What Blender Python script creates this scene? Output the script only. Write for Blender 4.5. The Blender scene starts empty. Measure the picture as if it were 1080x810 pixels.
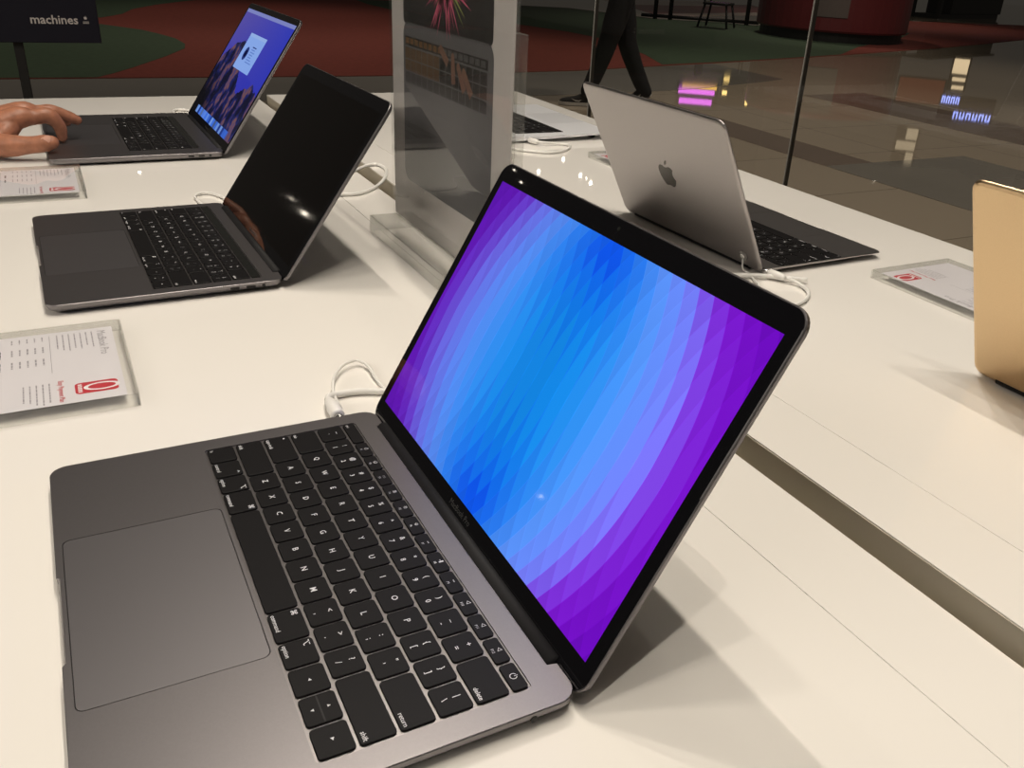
import bpy, bmesh, math, random
from math import pi, sin, cos, sqrt, atan2, radians
from mathutils import Vector, Matrix, Euler
random.seed(4)
SC = bpy.context.scene
COL = SC.collection
ZT = 0.88                       # height of the table top above the mall floor

# ------------------------------------------------------------------ materials
def nodes_of(m):
    m.use_nodes = True
    nt = m.node_tree; nt.nodes.clear()
    return nt, nt.nodes, nt.links

def lin(r, g, b):
    f = lambda c: (c/255/12.92) if c/255 <= 0.04045 else ((c/255+0.055)/1.055)**2.4
    return (f(r), f(g), f(b), 1)

def mat(name, col, rough=0.5, metal=0.0, spec=0.5, coat=0.0, noise=0.0, nscale=40.0, bump=0.0, emit=None, estr=1.0):
    m = bpy.data.materials.new(name)
    nt, N, L = nodes_of(m)
    out = N.new('ShaderNodeOutputMaterial'); b = N.new('ShaderNodeBsdfPrincipled')
    L.new(b.outputs[0], out.inputs[0])
    b.inputs['Base Color'].default_value = col if len(col) == 4 else (*col, 1)
    b.inputs['Roughness'].default_value = rough
    b.inputs['Metallic'].default_value = metal
    b.inputs['Specular IOR Level'].default_value = spec
    b.inputs['Coat Weight'].default_value = coat
    if noise or bump:
        tc = N.new('ShaderNodeTexCoord'); nz = N.new('ShaderNodeTexNoise')
        nz.inputs['Scale'].default_value = nscale; nz.inputs['Detail'].default_value = 4
        L.new(tc.outputs['Object'], nz.inputs['Vector'])
        if noise:
            mx = N.new('ShaderNodeMix'); mx.data_type = 'RGBA'; mx.blend_type = 'MULTIPLY'
            mx.inputs[0].default_value = 1
            mx.inputs[6].default_value = col if len(col) == 4 else (*col, 1)
            rp = N.new('ShaderNodeMapRange')
            rp.inputs['From Min'].default_value = .3; rp.inputs['From Max'].default_value = .7
            rp.inputs['To Min'].default_value = 1-noise; rp.inputs['To Max'].default_value = 1+noise
            L.new(nz.outputs['Fac'], rp.inputs['Value'])
            cb = N.new('ShaderNodeCombineColor')
            for i in range(3): L.new(rp.outputs[0], cb.inputs[i])
            L.new(cb.outputs[0], mx.inputs[7]); L.new(mx.outputs[2], b.inputs['Base Color'])
        if bump:
            bp = N.new('ShaderNodeBump'); bp.inputs['Strength'].default_value = bump
            bp.inputs['Distance'].default_value = .001
            L.new(nz.outputs['Fac'], bp.inputs['Height']); L.new(bp.outputs[0], b.inputs['Normal'])
    if emit:
        b.inputs['Emission Color'].default_value = emit if len(emit) == 4 else (*emit, 1)
        b.inputs['Emission Strength'].default_value = estr
    return m

def clear_mat(name, tint=(.93, .94, .93), rough=0.02, ior=1.49, tintmix=0.0):
    # clear acrylic / glass: fresnel mix of straight transmission and gloss
    m = bpy.data.materials.new(name)
    nt, N, L = nodes_of(m)
    out = N.new('ShaderNodeOutputMaterial'); mx = N.new('ShaderNodeMixShader')
    tr = N.new('ShaderNodeBsdfTransparent'); tr.inputs[0].default_value = (*tint, 1)
    gl = N.new('ShaderNodeBsdfGlossy'); gl.inputs['Roughness'].default_value = rough
    fr = N.new('ShaderNodeFresnel'); fr.inputs[0].default_value = ior
    ge = N.new('ShaderNodeNewGeometry'); mu = N.new('ShaderNodeMath'); mu.operation = 'MULTIPLY_ADD'
    mu.inputs[1].default_value = -1; mu.inputs[2].default_value = 1
    m3 = N.new('ShaderNodeMath'); m3.operation = 'MULTIPLY'
    L.new(ge.outputs['Backfacing'], mu.inputs[0]); L.new(fr.outputs[0], m3.inputs[0]); L.new(mu.outputs[0], m3.inputs[1])
    L.new(m3.outputs[0], mx.inputs[0]); L.new(tr.outputs[0], mx.inputs[1]); L.new(gl.outputs[0], mx.inputs[2])
    if tintmix:
        df = N.new('ShaderNodeBsdfDiffuse'); df.inputs[0].default_value = (.7, .72, .7, 1)
        m2 = N.new('ShaderNodeMixShader'); m2.inputs[0].default_value = tintmix
        L.new(mx.outputs[0], m2.inputs[1]); L.new(df.outputs[0], m2.inputs[2]); L.new(m2.outputs[0], out.inputs[0])
    else:
        L.new(mx.outputs[0], out.inputs[0])
    return m

def emit_mat(name, col, s):
    m = bpy.data.materials.new(name)
    nt, N, L = nodes_of(m)
    out = N.new('ShaderNodeOutputMaterial'); e = N.new('ShaderNodeEmission')
    e.inputs[0].default_value = col if len(col) == 4 else (*col, 1); e.inputs[1].default_value = s
    L.new(e.outputs[0], out.inputs[0])
    return m

MT = {}
MT['table'] = mat('white_lacquer', (.84, .815, .775), rough=.022, spec=.5, noise=.012, nscale=3)
MT['trough'] = mat('channel_grey', (.52, .48, .40), rough=.5, noise=.03, nscale=8)
MT['alu'] = mat('space_grey_aluminium', (.228, .216, .224), rough=.41, metal=1, noise=.02, nscale=900)
MT['alu_pad'] = mat('trackpad_grey', (.232, .222, .233), rough=.43, metal=1)
MT['web'] = mat('key_web_aluminium', (.29, .275, .278), rough=.34, metal=1)
MT['alu_thin'] = mat('thin_grey_aluminium', (.40, .378, .375), rough=.36, metal=1, noise=.02, nscale=900)
MT['silver'] = mat('silver_aluminium', (.84, .85, .88), rough=.8, metal=1)
MT['silver_pad'] = mat('silver_trackpad', (.80, .81, .84), rough=.75, metal=1)
MT['gold'] = mat('gold_aluminium', (.70, .52, .315), rough=.30, metal=1, noise=.02, nscale=900)
MT['black'] = mat('black_glass', (.003, .003, .004), rough=.02, spec=.5)
MT['blackm'] = mat('black_plastic', (.006, .006, .007), rough=.65, spec=.3)
MT['rubber'] = mat('grey_rubber', (.03, .03, .03), rough=.8)
MT['key'] = mat('black_keycap', (.0065, .006, .0065), rough=.5, spec=.16)
MT['legend'] = mat('keycap_print', (.62, .62, .64), rough=.5)
MT['touchbar'] = mat('touch_strip_glass', (.012, .013, .012), rough=.12)
MT['port'] = mat('port_hole', (.003, .003, .003), rough=.6)
MT['logo'] = mat('mirror_logo', (.10, .095, .09), rough=.10, metal=1)
MT['cable'] = mat('white_cable', (.80, .79, .76), rough=.42)
MT['steel'] = mat('plug_steel', (.7, .7, .7), rough=.25, metal=1)
MT['acrylic'] = clear_mat('clear_acrylic', (.985, .985, .98), tintmix=.012)
MT['acrylic_edge'] = clear_mat('acrylic_edge', (.94, .94, .93), tintmix=.07)
MT['paper'] = mat('white_paper', (.74, .72, .76), rough=.6)
MT['ink'] = mat('grey_ink', (.33, .32, .35), rough=.7)
MT['inkdark'] = mat('dark_ink', (.06, .06, .07), rough=.7)
MT['red'] = mat('red_ink', (.55, .03, .045), rough=.5)
MT['pwhite'] = mat('white_print', (.85, .82, .84), rough=.6)
MT['glass'] = clear_mat('shop_glass', (.95, .955, .95), rough=.0, ior=1.45)
MT['joint'] = mat('silicone_joint', (.035, .03, .025), rough=.3)
MT['jointl'] = mat('polished_glass_edge', (.30, .29, .27), rough=.2)
MT['skin'] = mat('skin', (.36, .150, .085), rough=.46, noise=.22, nscale=90, bump=.6)
MT['nail'] = mat('finger_nail', (.56, .31, .235), rough=.3)
MT['cloth'] = mat('black_cloth', (.010, .010, .012), rough=.95, noise=.2, nscale=60)
MT['hair'] = mat('dark_hair', (.012, .009, .008), rough=.7)
MT['shoe'] = mat('black_canvas', (.012, .012, .013), rough=.9)
MT['sole'] = mat('white_rubber', (.55, .52, .48), rough=.6)
MT['board'] = mat('navy_board', (.010, .010, .020), rough=.35)
MT['boardtext'] = mat('grey_lettering', (.62, .58, .56), rough=.6)
MT['pole'] = mat('black_steel', (.008, .008, .008), rough=.5)
MT['drum'] = mat('dark_red_panel', (.16, .022, .026), rough=.4, noise=.06, nscale=1.5)
MT['drumgrey'] = mat('grey_panel', (.16, .13, .12), rough=.5)
MT['carpet_red'] = mat('red_carpet', (.205, .040, .028), rough=.95, noise=.10, nscale=14)
MT['carpet_green'] = mat('green_carpet', (.050, .085, .048), rough=.95, noise=.10, nscale=14)
MT['band'] = mat('dark_brown_tile', (.20, .155, .125), rough=.03, spec=.5, noise=.06, nscale=2)
MT['bandgrey'] = mat('grey_tile', (.225, .21, .185), rough=.05, spec=.5, noise=.06, nscale=2)
MT['stripe_red'] = mat('red_tile', (.24, .06, .06), rough=.3)
MT['stripe_white'] = mat('pale_tile', (.60, .50, .45), rough=.3)
MT['disc'] = emit_mat('lamp_lens', (1, .88, .72), 22)

def floor_material():
    m = bpy.data.materials.new('beige_polished_tile')
    nt, N, L = nodes_of(m)
    out = N.new('ShaderNodeOutputMaterial'); b = N.new('ShaderNodeBsdfPrincipled'); L.new(b.outputs[0], out.inputs[0])
    tc = N.new('ShaderNodeTexCoord'); br = N.new('ShaderNodeTexBrick')
    br.offset = 0; br.inputs['Scale'].default_value = 1
    br.inputs['Brick Width'].default_value = .9; br.inputs['Row Height'].default_value = .9
    br.inputs['Mortar Size'].default_value = .004; br.inputs['Mortar Smooth'].default_value = 0
    br.inputs['Color1'].default_value = (.40, .34, .265, 1); br.inputs['Color2'].default_value = (.385, .325, .25, 1)
    br.inputs['Mortar'].default_value = (.20, .17, .13, 1)
    mp = N.new('ShaderNodeMapping'); mp.inputs['Location'].default_value = (.1, .33, 0)
    L.new(tc.outputs['Object'], mp.inputs[0]); L.new(mp.outputs[0], br.inputs['Vector'])
    L.new(br.outputs['Color'], b.inputs['Base Color'])
    b.inputs['Roughness'].default_value = .025
    return m
MT['floor'] = floor_material()

# ------------------------------------------------------------------ mesh helpers
class MB:
    """collects vertices and faces (with a material slot each) and links them as ONE object"""
    def __init__(s): s.v = []; s.f = []; s.m = []; s.sm = []
    def add(s, vs, fs, mi=0, smooth=False):
        o = len(s.v); s.v += [tuple(x) for x in vs]
        for f in fs: s.f.append([i+o for i in f]); s.m.append(mi); s.sm.append(smooth)
        return s
    def poly(s, pts, mi=0): return s.add(pts, [list(range(len(pts)))], mi)
    def box(s, x0, x1, y0, y1, z0, z1, mi=0, bev=0):
        if bev:
            return s.loft([rrect(x1-x0, y1-y0, bev, 3, (x0+x1)/2, (y0+y1)/2, i) for i in (bev*.5, 0, 0, bev*.5)], [z0, z0+bev*.5, z1-bev*.5, z1], mi)
        v = [(x0, y0, z0), (x1, y0, z0), (x1, y1, z0), (x0, y1, z0), (x0, y0, z1), (x1, y0, z1), (x1, y1, z1), (x0, y1, z1)]
        return s.add(v, [[3, 2, 1, 0], [4, 5, 6, 7], [0, 1, 5, 4], [1, 2, 6, 5], [2, 3, 7, 6], [3, 0, 4, 7]], mi)
    def loft(s, rings, zs, mi=0, cap0=True, cap1=True, smooth=False):
        n = len(rings[0]); vs = []
        for r, z in zip(rings, zs): vs += [(p[0], p[1], z) for p in r]
        fs = []
        for k in range(len(rings)-1):
            for i in range(n):
                j = (i+1) % n
                fs.append([k*n+i, k*n+j, (k+1)*n+j, (k+1)*n+i])
        s.add(vs, fs, mi, smooth)
        if cap0: s.add([(p[0], p[1], zs[0]) for p in reversed(rings[0])], [list(range(n))], mi)
        if cap1: s.add([(p[0], p[1], zs[-1]) for p in rings[-1]], [list(range(n))], mi)
        return s
    def rings3(s, rings, mi=0, smooth=True, caps=True):
        n = len(rings[0]); vs = [p for r in rings for p in r]; fs = []
        for k in range(len(rings)-1):
            for i in range(n):
                j = (i+1) % n; fs.append([k*n+i, k*n+j, (k+1)*n+j, (k+1)*n+i])
        if caps: fs.append(list(reversed(range(n)))); fs.append([(len(rings)-1)*n+i for i in range(n)])
        return s.add(vs, fs, mi, smooth)
    def cyl(s, p0, p1, r0, r1=None, n=16, mi=0):
        r1 = r0 if r1 is None else r1
        return s.tube([p0, p1], [r0, r1], n, mi)
    def tube(s, pts, r, n=8, mi=0):
        pts = [Vector(p) for p in pts]; rs = r if isinstance(r, (list, tuple)) else [r]*len(pts)
        up = Vector((0, 0, 1)); rings = []; prev = None
        for i, p in enumerate(pts):
            t = (pts[min(i+1, len(pts)-1)] - pts[max(i-1, 0)]).normalized()
            if prev is None:
                a = up if abs(t.z) < .9 else Vector((1, 0, 0))
                u = t.cross(a).normalized()
            else:
                u = (prev - t*prev.dot(t)).normalized()
            prev = u; w = t.cross(u)
            rings.append([tuple(p + (u*cos(2*pi*k/n)+w*sin(2*pi*k/n))*rs[i]) for k in range(n)])
        return s.rings3(rings, mi)
    def text(s, body, size, x, y, z, mi=0, ax='CENTER', ay='CENTER', mtx=None, bold=0):
        vs, fs = glyphs(body, size, ax, ay, bold)
        vs = [(v[0]+x, v[1]+y, z) for v in vs]
        if mtx: vs = [tuple(mtx @ Vector(v)) for v in vs]
        return s.add(vs, fs, mi)
    def mesh(s, name, mats):
        me = bpy.data.meshes.new(name); me.from_pydata(s.v, [], s.f)
        for m in (mats if isinstance(mats, (list, tuple)) else [mats]): me.materials.append(m)
        me.polygons.foreach_set('material_index', s.m)
        me.polygons.foreach_set('use_smooth', s.sm)
        me.update(); return me
    def build(s, name, mats, parent=None, loc=(0, 0, 0), rot=(0, 0, 0), fix=False):
        me = s.mesh(name, mats)
        if fix:
            b = bmesh.new(); b.from_mesh(me); bmesh.ops.remove_doubles(b, verts=b.verts, dist=1e-6)
            bmesh.ops.recalc_face_normals(b, faces=b.faces); b.to_mesh(me); b.free()
        return link(name, me, parent, loc, rot)

_gl = {}
def glyphs(body, size, ax, ay, bold=0):
    k = (body, size, ax, ay, bold)
    if k not in _gl:
        cu = bpy.data.curves.new('t', 'FONT'); cu.body = body; cu.size = size
        cu.align_x = ax; cu.align_y = ay; cu.resolution_u = 2; cu.offset = bold
        o = bpy.data.objects.new('t', cu); me = o.to_mesh()
        _gl[k] = ([tuple(v.co) for v in me.vertices], [list(p.vertices) for p in me.polygons])
        o.to_mesh_clear(); bpy.data.objects.remove(o); bpy.data.curves.remove(cu)
    return _gl[k]

def link(name, data, parent=None, loc=(0, 0, 0), rot=(0, 0, 0)):
    o = bpy.data.objects.new(name, data); COL.objects.link(o)
    o.location = loc; o.rotation_euler = rot
    if parent: o.parent = parent
    return o
def empty(name, loc=(0, 0, 0), rotz=0):
    o = link(name, None, None, loc, (0, 0, rotz)); o.empty_display_size = .05
    return o
def tag(o, label=None, cat=None, group=None, kind=None):
    if label: o['label'] = label
    if cat: o['category'] = cat
    if group: o['group'] = group
    if kind: o['kind'] = kind
    return o

def rrect(w, d, r, n=6, cx=0, cy=0, inset=0):
    w -= 2*inset; d -= 2*inset; r = max(r-inset, 1e-5); P = []
    for (sx, sy, a0) in ((1, -1, -pi/2), (1, 1, 0), (-1, 1, pi/2), (-1, -1, pi)):
        for k in range(n+1):
            a = a0 + pi/2*k/n
            P.append((cx+sx*(w/2-r)+r*cos(a), cy+sy*(d/2-r)+r*sin(a)))
    return P

def spline(P, k=8):
    P = [Vector(p) for p in P]; out = []
    for i in range(len(P)-1):
        a, b, c, d = P[max(i-1, 0)], P[i], P[i+1], P[min(i+2, len(P)-1)]
        for t in range(k):
            t /= k
            out.append(.5*((2*b)+(c-a)*t+(2*a-5*b+4*c-d)*t*t+(3*b-a-3*c+d)*t**3))
    out.append(P[-1]); return out

def fill_with_holes(outer, holes, z):
    """flat face ring with holes -> verts, faces"""
    b = bmesh.new(); edges = []
    for loop in [outer]+holes:
        vs = [b.verts.new((p[0], p[1], z)) for p in loop]
        for i in range(len(vs)): edges.append(b.edges.new((vs[i], vs[(i+1) % len(vs)])))
    bmesh.ops.triangle_fill(b, edges=edges, use_beauty=True, normal=(0, 0, 1))
    b.verts.index_update()
    V = [tuple(v.co) for v in b.verts]; F = []
    for f in b.faces:
        idx = [v.index for v in f.verts]
        if f.normal.z < 0: idx.reverse()
        F.append(idx)
    b.free(); return V, F

# ------------------------------------------------------------------ laptops
U = .0190; KW = .1381; RP = .0181; FR = .0097
def key_rows():
    """(x0, x1, row y0, row y1, legend) for an ANSI laptop keyboard; origin at the middle of the front edge of the well"""
    R = []
    def row(y0, y1, items):
        x = -7.25*U
        for w, lg in items:
            R.append((x, x+w*U, y0, y1, lg)); x += w*U
    y = .0005
    row(y, y+RP, [(1, ('bl', 'fn', '')), (1, ('bl', 'control', '⌃r')), (1, ('bl', 'option', '⌥r')), (1.25, ('bl', 'command', '⌘r')), (5, None),
                  (1.25, ('bl', 'command', '⌘l')), (1, ('bl', 'option', '⌥l')), (1, ('ar', '◂')), (1, ('ud',)), (1, ('ar', '▸'))])
    y += RP
    row(y, y+RP, [(2.25, ('bl', 'shift', ''))]+[(1, ('c', q)) for q in 'ZXCVBNM']+[(1, ('n', ',', '<')), (1, ('n', '.', '>')), (1, ('n', '/', '?')), (2.25, ('br', 'shift'))])
    y += RP
    row(y, y+RP, [(1.75, ('bl', 'caps lock', '•l'))]+[(1, ('c', q)) for q in 'ASDFGHJKL']+[(1, ('n', ';', ':')), (1, ('n', "'", '"')), (1.75, ('br', 'return'))])
    y += RP
    row(y, y+RP, [(1.5, ('bl', 'tab', ''))]+[(1, ('c', q)) for q in 'QWERTYUIOP']+[(1, ('n', '[', '{')), (1, ('n', ']', '}')), (1, ('n', '\\', '|'))])
    y += RP
    row(y, y+RP, [(1, ('n', '`', '~'))]+[(1, ('n', a, b)) for a, b in zip('1234567890-=', '!@#$%^&*()_+')]+[(1.5, ('br', 'delete'))])
    y += RP
    ic = ['☀', '☀', '▭', '▦', '☼', '☼', '◂◂', '▸❚', '▸▸', '◁', '◁', '◁']
    row(y, y+FR, [(1.5, ('f', 'esc', ''))]+[(1, ('f', 'F%d' % (i+1), ic[i])) for i in range(12)]+[(1, ('pw',))])
    return R
ROWS = key_rows()
_kc = {}
def key_mesh(w, h, lg):
    k = (round(w, 5), round(h, 5), lg)
    if k in _kc: return _kc[k]
    m = MB(); g = .00085; r = .0019 if h > .012 else .0016
    zt = .0012
    W, H = w-2*g, h-2*g
    m.loft([rrect(W, H, r, 4, 0, 0, i) for i in (0, 0, .00025)], [0, zt-.0002, zt], 0, cap0=False)
    z = zt+.00004; bo = .00006
    if lg:
        t = lg[0]
        if t == 'c': m.text(lg[1], .0047, 0, 0, z, 1, bold=bo)
        elif t == 'n':
            m.text(lg[1], .0043, 0, -.0031, z, 1, bold=bo); m.text(lg[2], .0043, 0, .0033, z, 1, bold=bo)
        elif t == 'bl':
            m.text(lg[1], .0033, -W/2+.0014, -H/2+.0026, z, 1, 'LEFT', bold=.00003)
            if lg[2]:
                s = lg[2][0]; xx = W/2-.0030 if lg[2][1] == 'r' else -W/2+.0032
                m.text(s, .0042 if s != '•' else .005, xx, H/2-.0036, z, 1, bold=bo)
        elif t == 'br': m.text(lg[1], .0033, W/2-.0014, -H/2+.0026, z, 1, 'RIGHT', bold=.00003)
        elif t == 'ar': m.text(lg[1], .0058, 0, 0, z, 1)
        elif t == 'ud':
            m.text('▴', .0052, 0, .0038, z, 1); m.text('▾', .0052, 0, -.0038, z, 1)
            m.box(-W/2+.0004, W/2-.0004, -.0004, .0004, zt, zt+.00003, 2)
        elif t == 'f':
            if lg[1] == 'esc': m.text('esc', .0030, -W/2+.0014, -H/2+.0028, z, 1, 'LEFT')
            else:
                m.text(lg[2], .0030, 0, .0014, z, 1); m.text(lg[1], .0021, 0, -.0019, z, 1)
        elif t == 'pw':
            for k2 in range(14):
                a0 = radians(60)+k2*radians(-300)/14*-1; 
                a0 = radians(115)+radians(310)*k2/14; a1 = radians(115)+radians(310)*(k2+1)/14
                m.poly([(.0019*cos(a0), .0019*sin(a0), z), (.0015*cos(a0), .0015*sin(a0), z), (.0015*cos(a1), .0015*sin(a1), z), (.0019*cos(a1), .0019*sin(a1), z)][::-1], 1)
            m.poly([(-.0002, .0004, z), (.0002, .0004, z), (.0002, .0022, z), (-.0002, .0022, z)], 1)
    me = m.mesh('key', [MT['key'], MT['legend'], MT['port']])
    _kc[k] = me; return me

def logo_outline(h):
    """bitten apple with leaf; h = overall height, centred"""
    half = [(0, -.40), (.06, -.395), (.13, -.42), (.20, -.415), (.27, -.36), (.33, -.27), (.375, -.165), (.36, -.13), (.31, -.08), (.285, -.02), (.285, .05), (.31, .12), (.35, .165), (.31, .21), (.25, .24), (.18, .245), (.11, .225), (.04, .20), (0, .195)]
    left = [(0, .195), (-.05, .205), (-.12, .235), (-.19, .24), (-.27, .215), (-.335, .155), (-.37, .07), (-.375, -.03), (-.35, -.14), (-.30, -.25), (-.24, -.345), (-.18, -.41), (-.12, -.42), (-.06, -.40)]
    body = [(x*h, y*h) for x, y in half+left[1:]]
    leaf = [(.0, .275), (.06, .29), (.12, .335), (.155, .40), (.16, .45), (.09, .43), (.03, .38), (.0, .32)]
    return body, [(x*h, y*h) for x, y in leaf]

def base_outline(W, D, inset, r, fn, fd, rn, rd, rf=None):
    """CCW outline, origin at front middle; scoop at the front, hinge recess at the back"""
    rf = rf or r
    i = inset; P = []
    def arc(cx, cy, rr, a0):
        rr = max(rr-i, .0004)
        for k in range(7):
            a = a0+pi/2*k/6; P.append((cx+rr*cos(a), cy+rr*sin(a)))
    arc(-W/2+rf, rf, rf, pi)            # front left
    P += [(-fn-.002, i), (-fn, i+fd), (fn, i+fd), (fn+.002, i)]
    arc(W/2-rf, rf, rf, -pi/2)
    arc(W/2-r, D-r, r, 0)
    P += [(rn+.0012, D-i), (rn, D-i-rd), (-rn, D-i-rd), (-rn-.0012, D-i)]
    arc(-W/2+r, D-r, r, pi/2)
    return P

def laptop(cat_label, loc, yaw, W, D, T, metal, pad, lid_deg, hy, hz, k0, tp, s0, s1, disp, screen_mat, group=None,
           tb=False, ports=(), wedge=0, rn=.128, rd=.0050, hinge_r=.0050, keys=True, bezel_col='black', logo=True, chin=None, lt=.0048, logo_h=.046):
    root = empty('laptop', (loc[0], loc[1], ZT), yaw)
    tag(root, cat_label, 'laptop', group)
    # ---- base
    m = MB(); r = .0105; zs = []; rings = []
    for z, ins, fd in ((.0016, .0105, 0), (.0028, .0050, 0), (.0048, .0018, 0), (.0072*T/.0105, .0002, .0004), (T-.0004, 0, .0016), (T, .0004, .0016)):
        o = base_outline(W, D, ins, r, .033, fd, rn, rd)
        rings.append(o); zs.append(z)
    n = len(rings[0]); vs = []
    for o, z in zip(rings, zs):
        for p in o:
            zz = z
            if wedge: zz = T-(T-z)*(wedge+(1-wedge)*min(1, max(0, p[1]/D)))
            vs.append((p[0], p[1], zz))
    fs = []
    for k in range(len(rings)-1):
        for i in range(n):
            j = (i+1) % n; fs.append([k*n+i, k*n+j, (k+1)*n+j, (k+1)*n+i])
    m.add(vs, fs, 0)
    m.add(list(reversed(vs[:n])), [list(range(n))], 0)
    kd = 5*RP+FR+.001
    well = rrect(2*KW+.0006, kd, .0028, 4, 0, k0+kd/2)
    tw, td, ty = tp
    hole = rrect(tw+.0009, td+.0009, .0042, 5, 0, ty+td/2)
    V, F = fill_with_holes(rings[-1], [well, hole], T); m.add(V, F, 0)
    for hl, dep in ((well, .0012), (hole, .0008)):
        k = len(hl)
        m.add([(p[0], p[1], T) for p in hl]+[(p[0], p[1], T-dep) for p in hl], [[i, (i+1) % k, k+(i+1) % k, k+i] for i in range(k)], 0)
    base = m.build('base', metal, root)
    hole2 = rrect(tw+.0007, td+.0007, .004, 5, 0, ty+td/2)
    MB().loft([hole2, hole2], [T-.0011, T-.0007], 0).build('trackpad_gap', MT['port'], base)
    for (x, y, w, kind) in ports:
        pm = MB(); sx = 1 if x > 0 else -1; zc = T*.62
        if kind == 'jack':
            ring = [(y+w/2*cos(a), zc+w/2*sin(a)) for a in [2*pi*i/18 for i in range(18)]]
        else:
            ring = [(y+p[0], zc+p[1]) for p in rrect(w, .0027, .0013, 5)]
        xx = x+sx*.00015; k = len(ring)
        pm.add([(xx, a, b) for a, b in ring]+[(x-sx*.004, a, b) for a, b in ring], [[i, (i+1) % k, k+(i+1) % k, k+i] for i in range(k)]+[list(range(k))])
        pm.build('headphone_jack' if kind == 'jack' else 'usb_port', MT['port'], base, fix=True)
    for fx in (-1, 1):
        for fy in (.03, D-.03):
            zt_ = .0019 if not wedge else T-(T-.0018)*(wedge+(1-wedge)*fy/D)
            MB().cyl((fx*(W/2-.035), fy, 0), (fx*(W/2-.035), fy, zt_), .007, .0075, 20).build('rubber_foot', MT['rubber'], base)
    # ---- trackpad
    pl = rrect(tw, td, .0038, 5, 0, ty+td/2)
    MB().loft([pl, pl], [T-.0006, T-.00005]).build('trackpad', pad, root)
    # ---- keyboard with its keys
    kb = MB(); wf = rrect(2*KW+.0004, kd-.0002, .0027, 4, 0, k0+kd/2)
    kb.loft([wf, wf], [T-.0018, T-.00075]); web = metal if metal is not MT['alu'] else MT['web']
    kbo = kb.build('keyboard', web, root)
    if keys:
        for x0, x1, y0, y1, lg in ROWS:
            if tb and lg and lg[0] in ('f', 'pw'): continue
            link('key', key_mesh(x1-x0, y1-y0, lg), kbo, ((x0+x1)/2, k0+(y0+y1)/2, T-.00075))
        if tb:
            tbm = MB(); q = rrect(14.5*U-.0018, FR-.0014, .001, 3, 0, k0+.0005+5*RP+FR/2)
            tbm.loft([q, q], [T-.00075, T+.0001]); tbm.build('touch_bar', MT['touchbar'], root)
    # ---- hinge bar
    hb = MB()
    hb.cyl((-rn+.001, hy+.0002, hz), (rn-.001, hy+.0002, hz), hinge_r, n=20)
    hb.build('hinge', MT['blackm'], root)
    # ---- lid (its own frame: x, s up the lid, n towards the viewer of the screen)
    L = MB(); cy = (s0+s1)/2; H = s1-s0; lr = .0105
    L.loft([rrect(W, H, lr, 7, 0, cy, i) for i in (.004, .0014, .0002, 0, .0004)], [-lt, -lt+.0006, -lt+.0018, -.0008, -.0002])
    lid = L.build('lid', metal, root, (0, hy, hz), (pi-radians(lid_deg), 0, 0))
    G = MB(); G.loft([rrect(W, H, lr, 7, 0, cy, i) for i in (.0009, .0009, .0012)], [-.0002, -.0001, .0])
    G.build('bezel', MT['black'] if bezel_col == 'black' else metal, lid)
    if disp:
        dx, d0, d1 = disp
        me = MB().poly([(-dx, d0, .00006), (dx, d0, .00006), (dx, d1, .00006), (-dx, d1, .00006)]).mesh('screen', screen_mat)
        uvl = me.uv_layers.new(name='UV')
        for i, q in enumerate(((0, 0), (1, 0), (1, 1), (0, 1))): uvl.data[i].uv = q
        scr = link('screen', me, lid)
        if chin: MB().text(chin, .0052, 0, (s0+d0)/2+.002, .00006, 0).build('model_name', MT['rubber'], lid)
    if logo:
        lo = MB(); body, leaf = logo_outline(logo_h)
        for pts in (body, leaf):
            q = [(-x, cy+y, -lt-.00008) for x, y in pts]
            lo.poly(q, 0)
        lo.build('lid_logo', MT['logo'], lid)
    cam_ = MB(); cam_.add([(.0014*cos(2*pi*i/12), s1-.0062+.0014*sin(2*pi*i/12), .00005) for i in range(12)], [list(range(12))])
    cam_.build('camera_lens', MT['touchbar'], lid)
    return root, lid

# ---- wallpapers (node materials on the screen's own UV map)
class NB:
    def __init__(s, m): s.nt, s.N, s.L = nodes_of(m)
    def _in(s, sock, v):
        if isinstance(v, (int, float)): sock.default_value = v
        elif isinstance(v, tuple): sock.default_value = v
        else: s.L.new(v, sock)
    def m(s, op, a, b=0, c=0, clamp=False):
        n = s.N.new('ShaderNodeMath'); n.operation = op; n.use_clamp = clamp
        s._in(n.inputs[0], a); s._in(n.inputs[1], b)
        if len(n.inputs) > 2: s._in(n.inputs[2], c)
        return n.outputs[0]
    def ramp(s, fac, stops, interp='LINEAR'):
        n = s.N.new('ShaderNodeValToRGB'); n.color_ramp.interpolation = interp
        e = n.color_ramp.elements
        while len(e) < len(stops): e.new(.5)
        for q, (p, c) in zip(e, stops): q.position = p; q.color = c
        s._in(n.inputs[0], fac); return n.outputs[0]
    def mix(s, f, a, b, bt='MIX'):
        n = s.N.new('ShaderNodeMix'); n.data_type = 'RGBA'; n.blend_type = bt
        s._in(n.inputs[0], f); s._in(n.inputs[6], a); s._in(n.inputs[7], b); return n.outputs[2]
    def screen_out(s, col, strength=1.0):
        o = s.N.new('ShaderNodeOutputMaterial'); b = s.N.new('ShaderNodeBsdfPrincipled')
        b.inputs['Base Color'].default_value = (.003, .003, .004, 1); b.inputs['Roughness'].default_value = .04
        s.L.new(col, b.inputs['Emission Color']); b.inputs['Emission Strength'].default_value = strength
        s.L.new(b.outputs[0], o.inputs[0])

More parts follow.
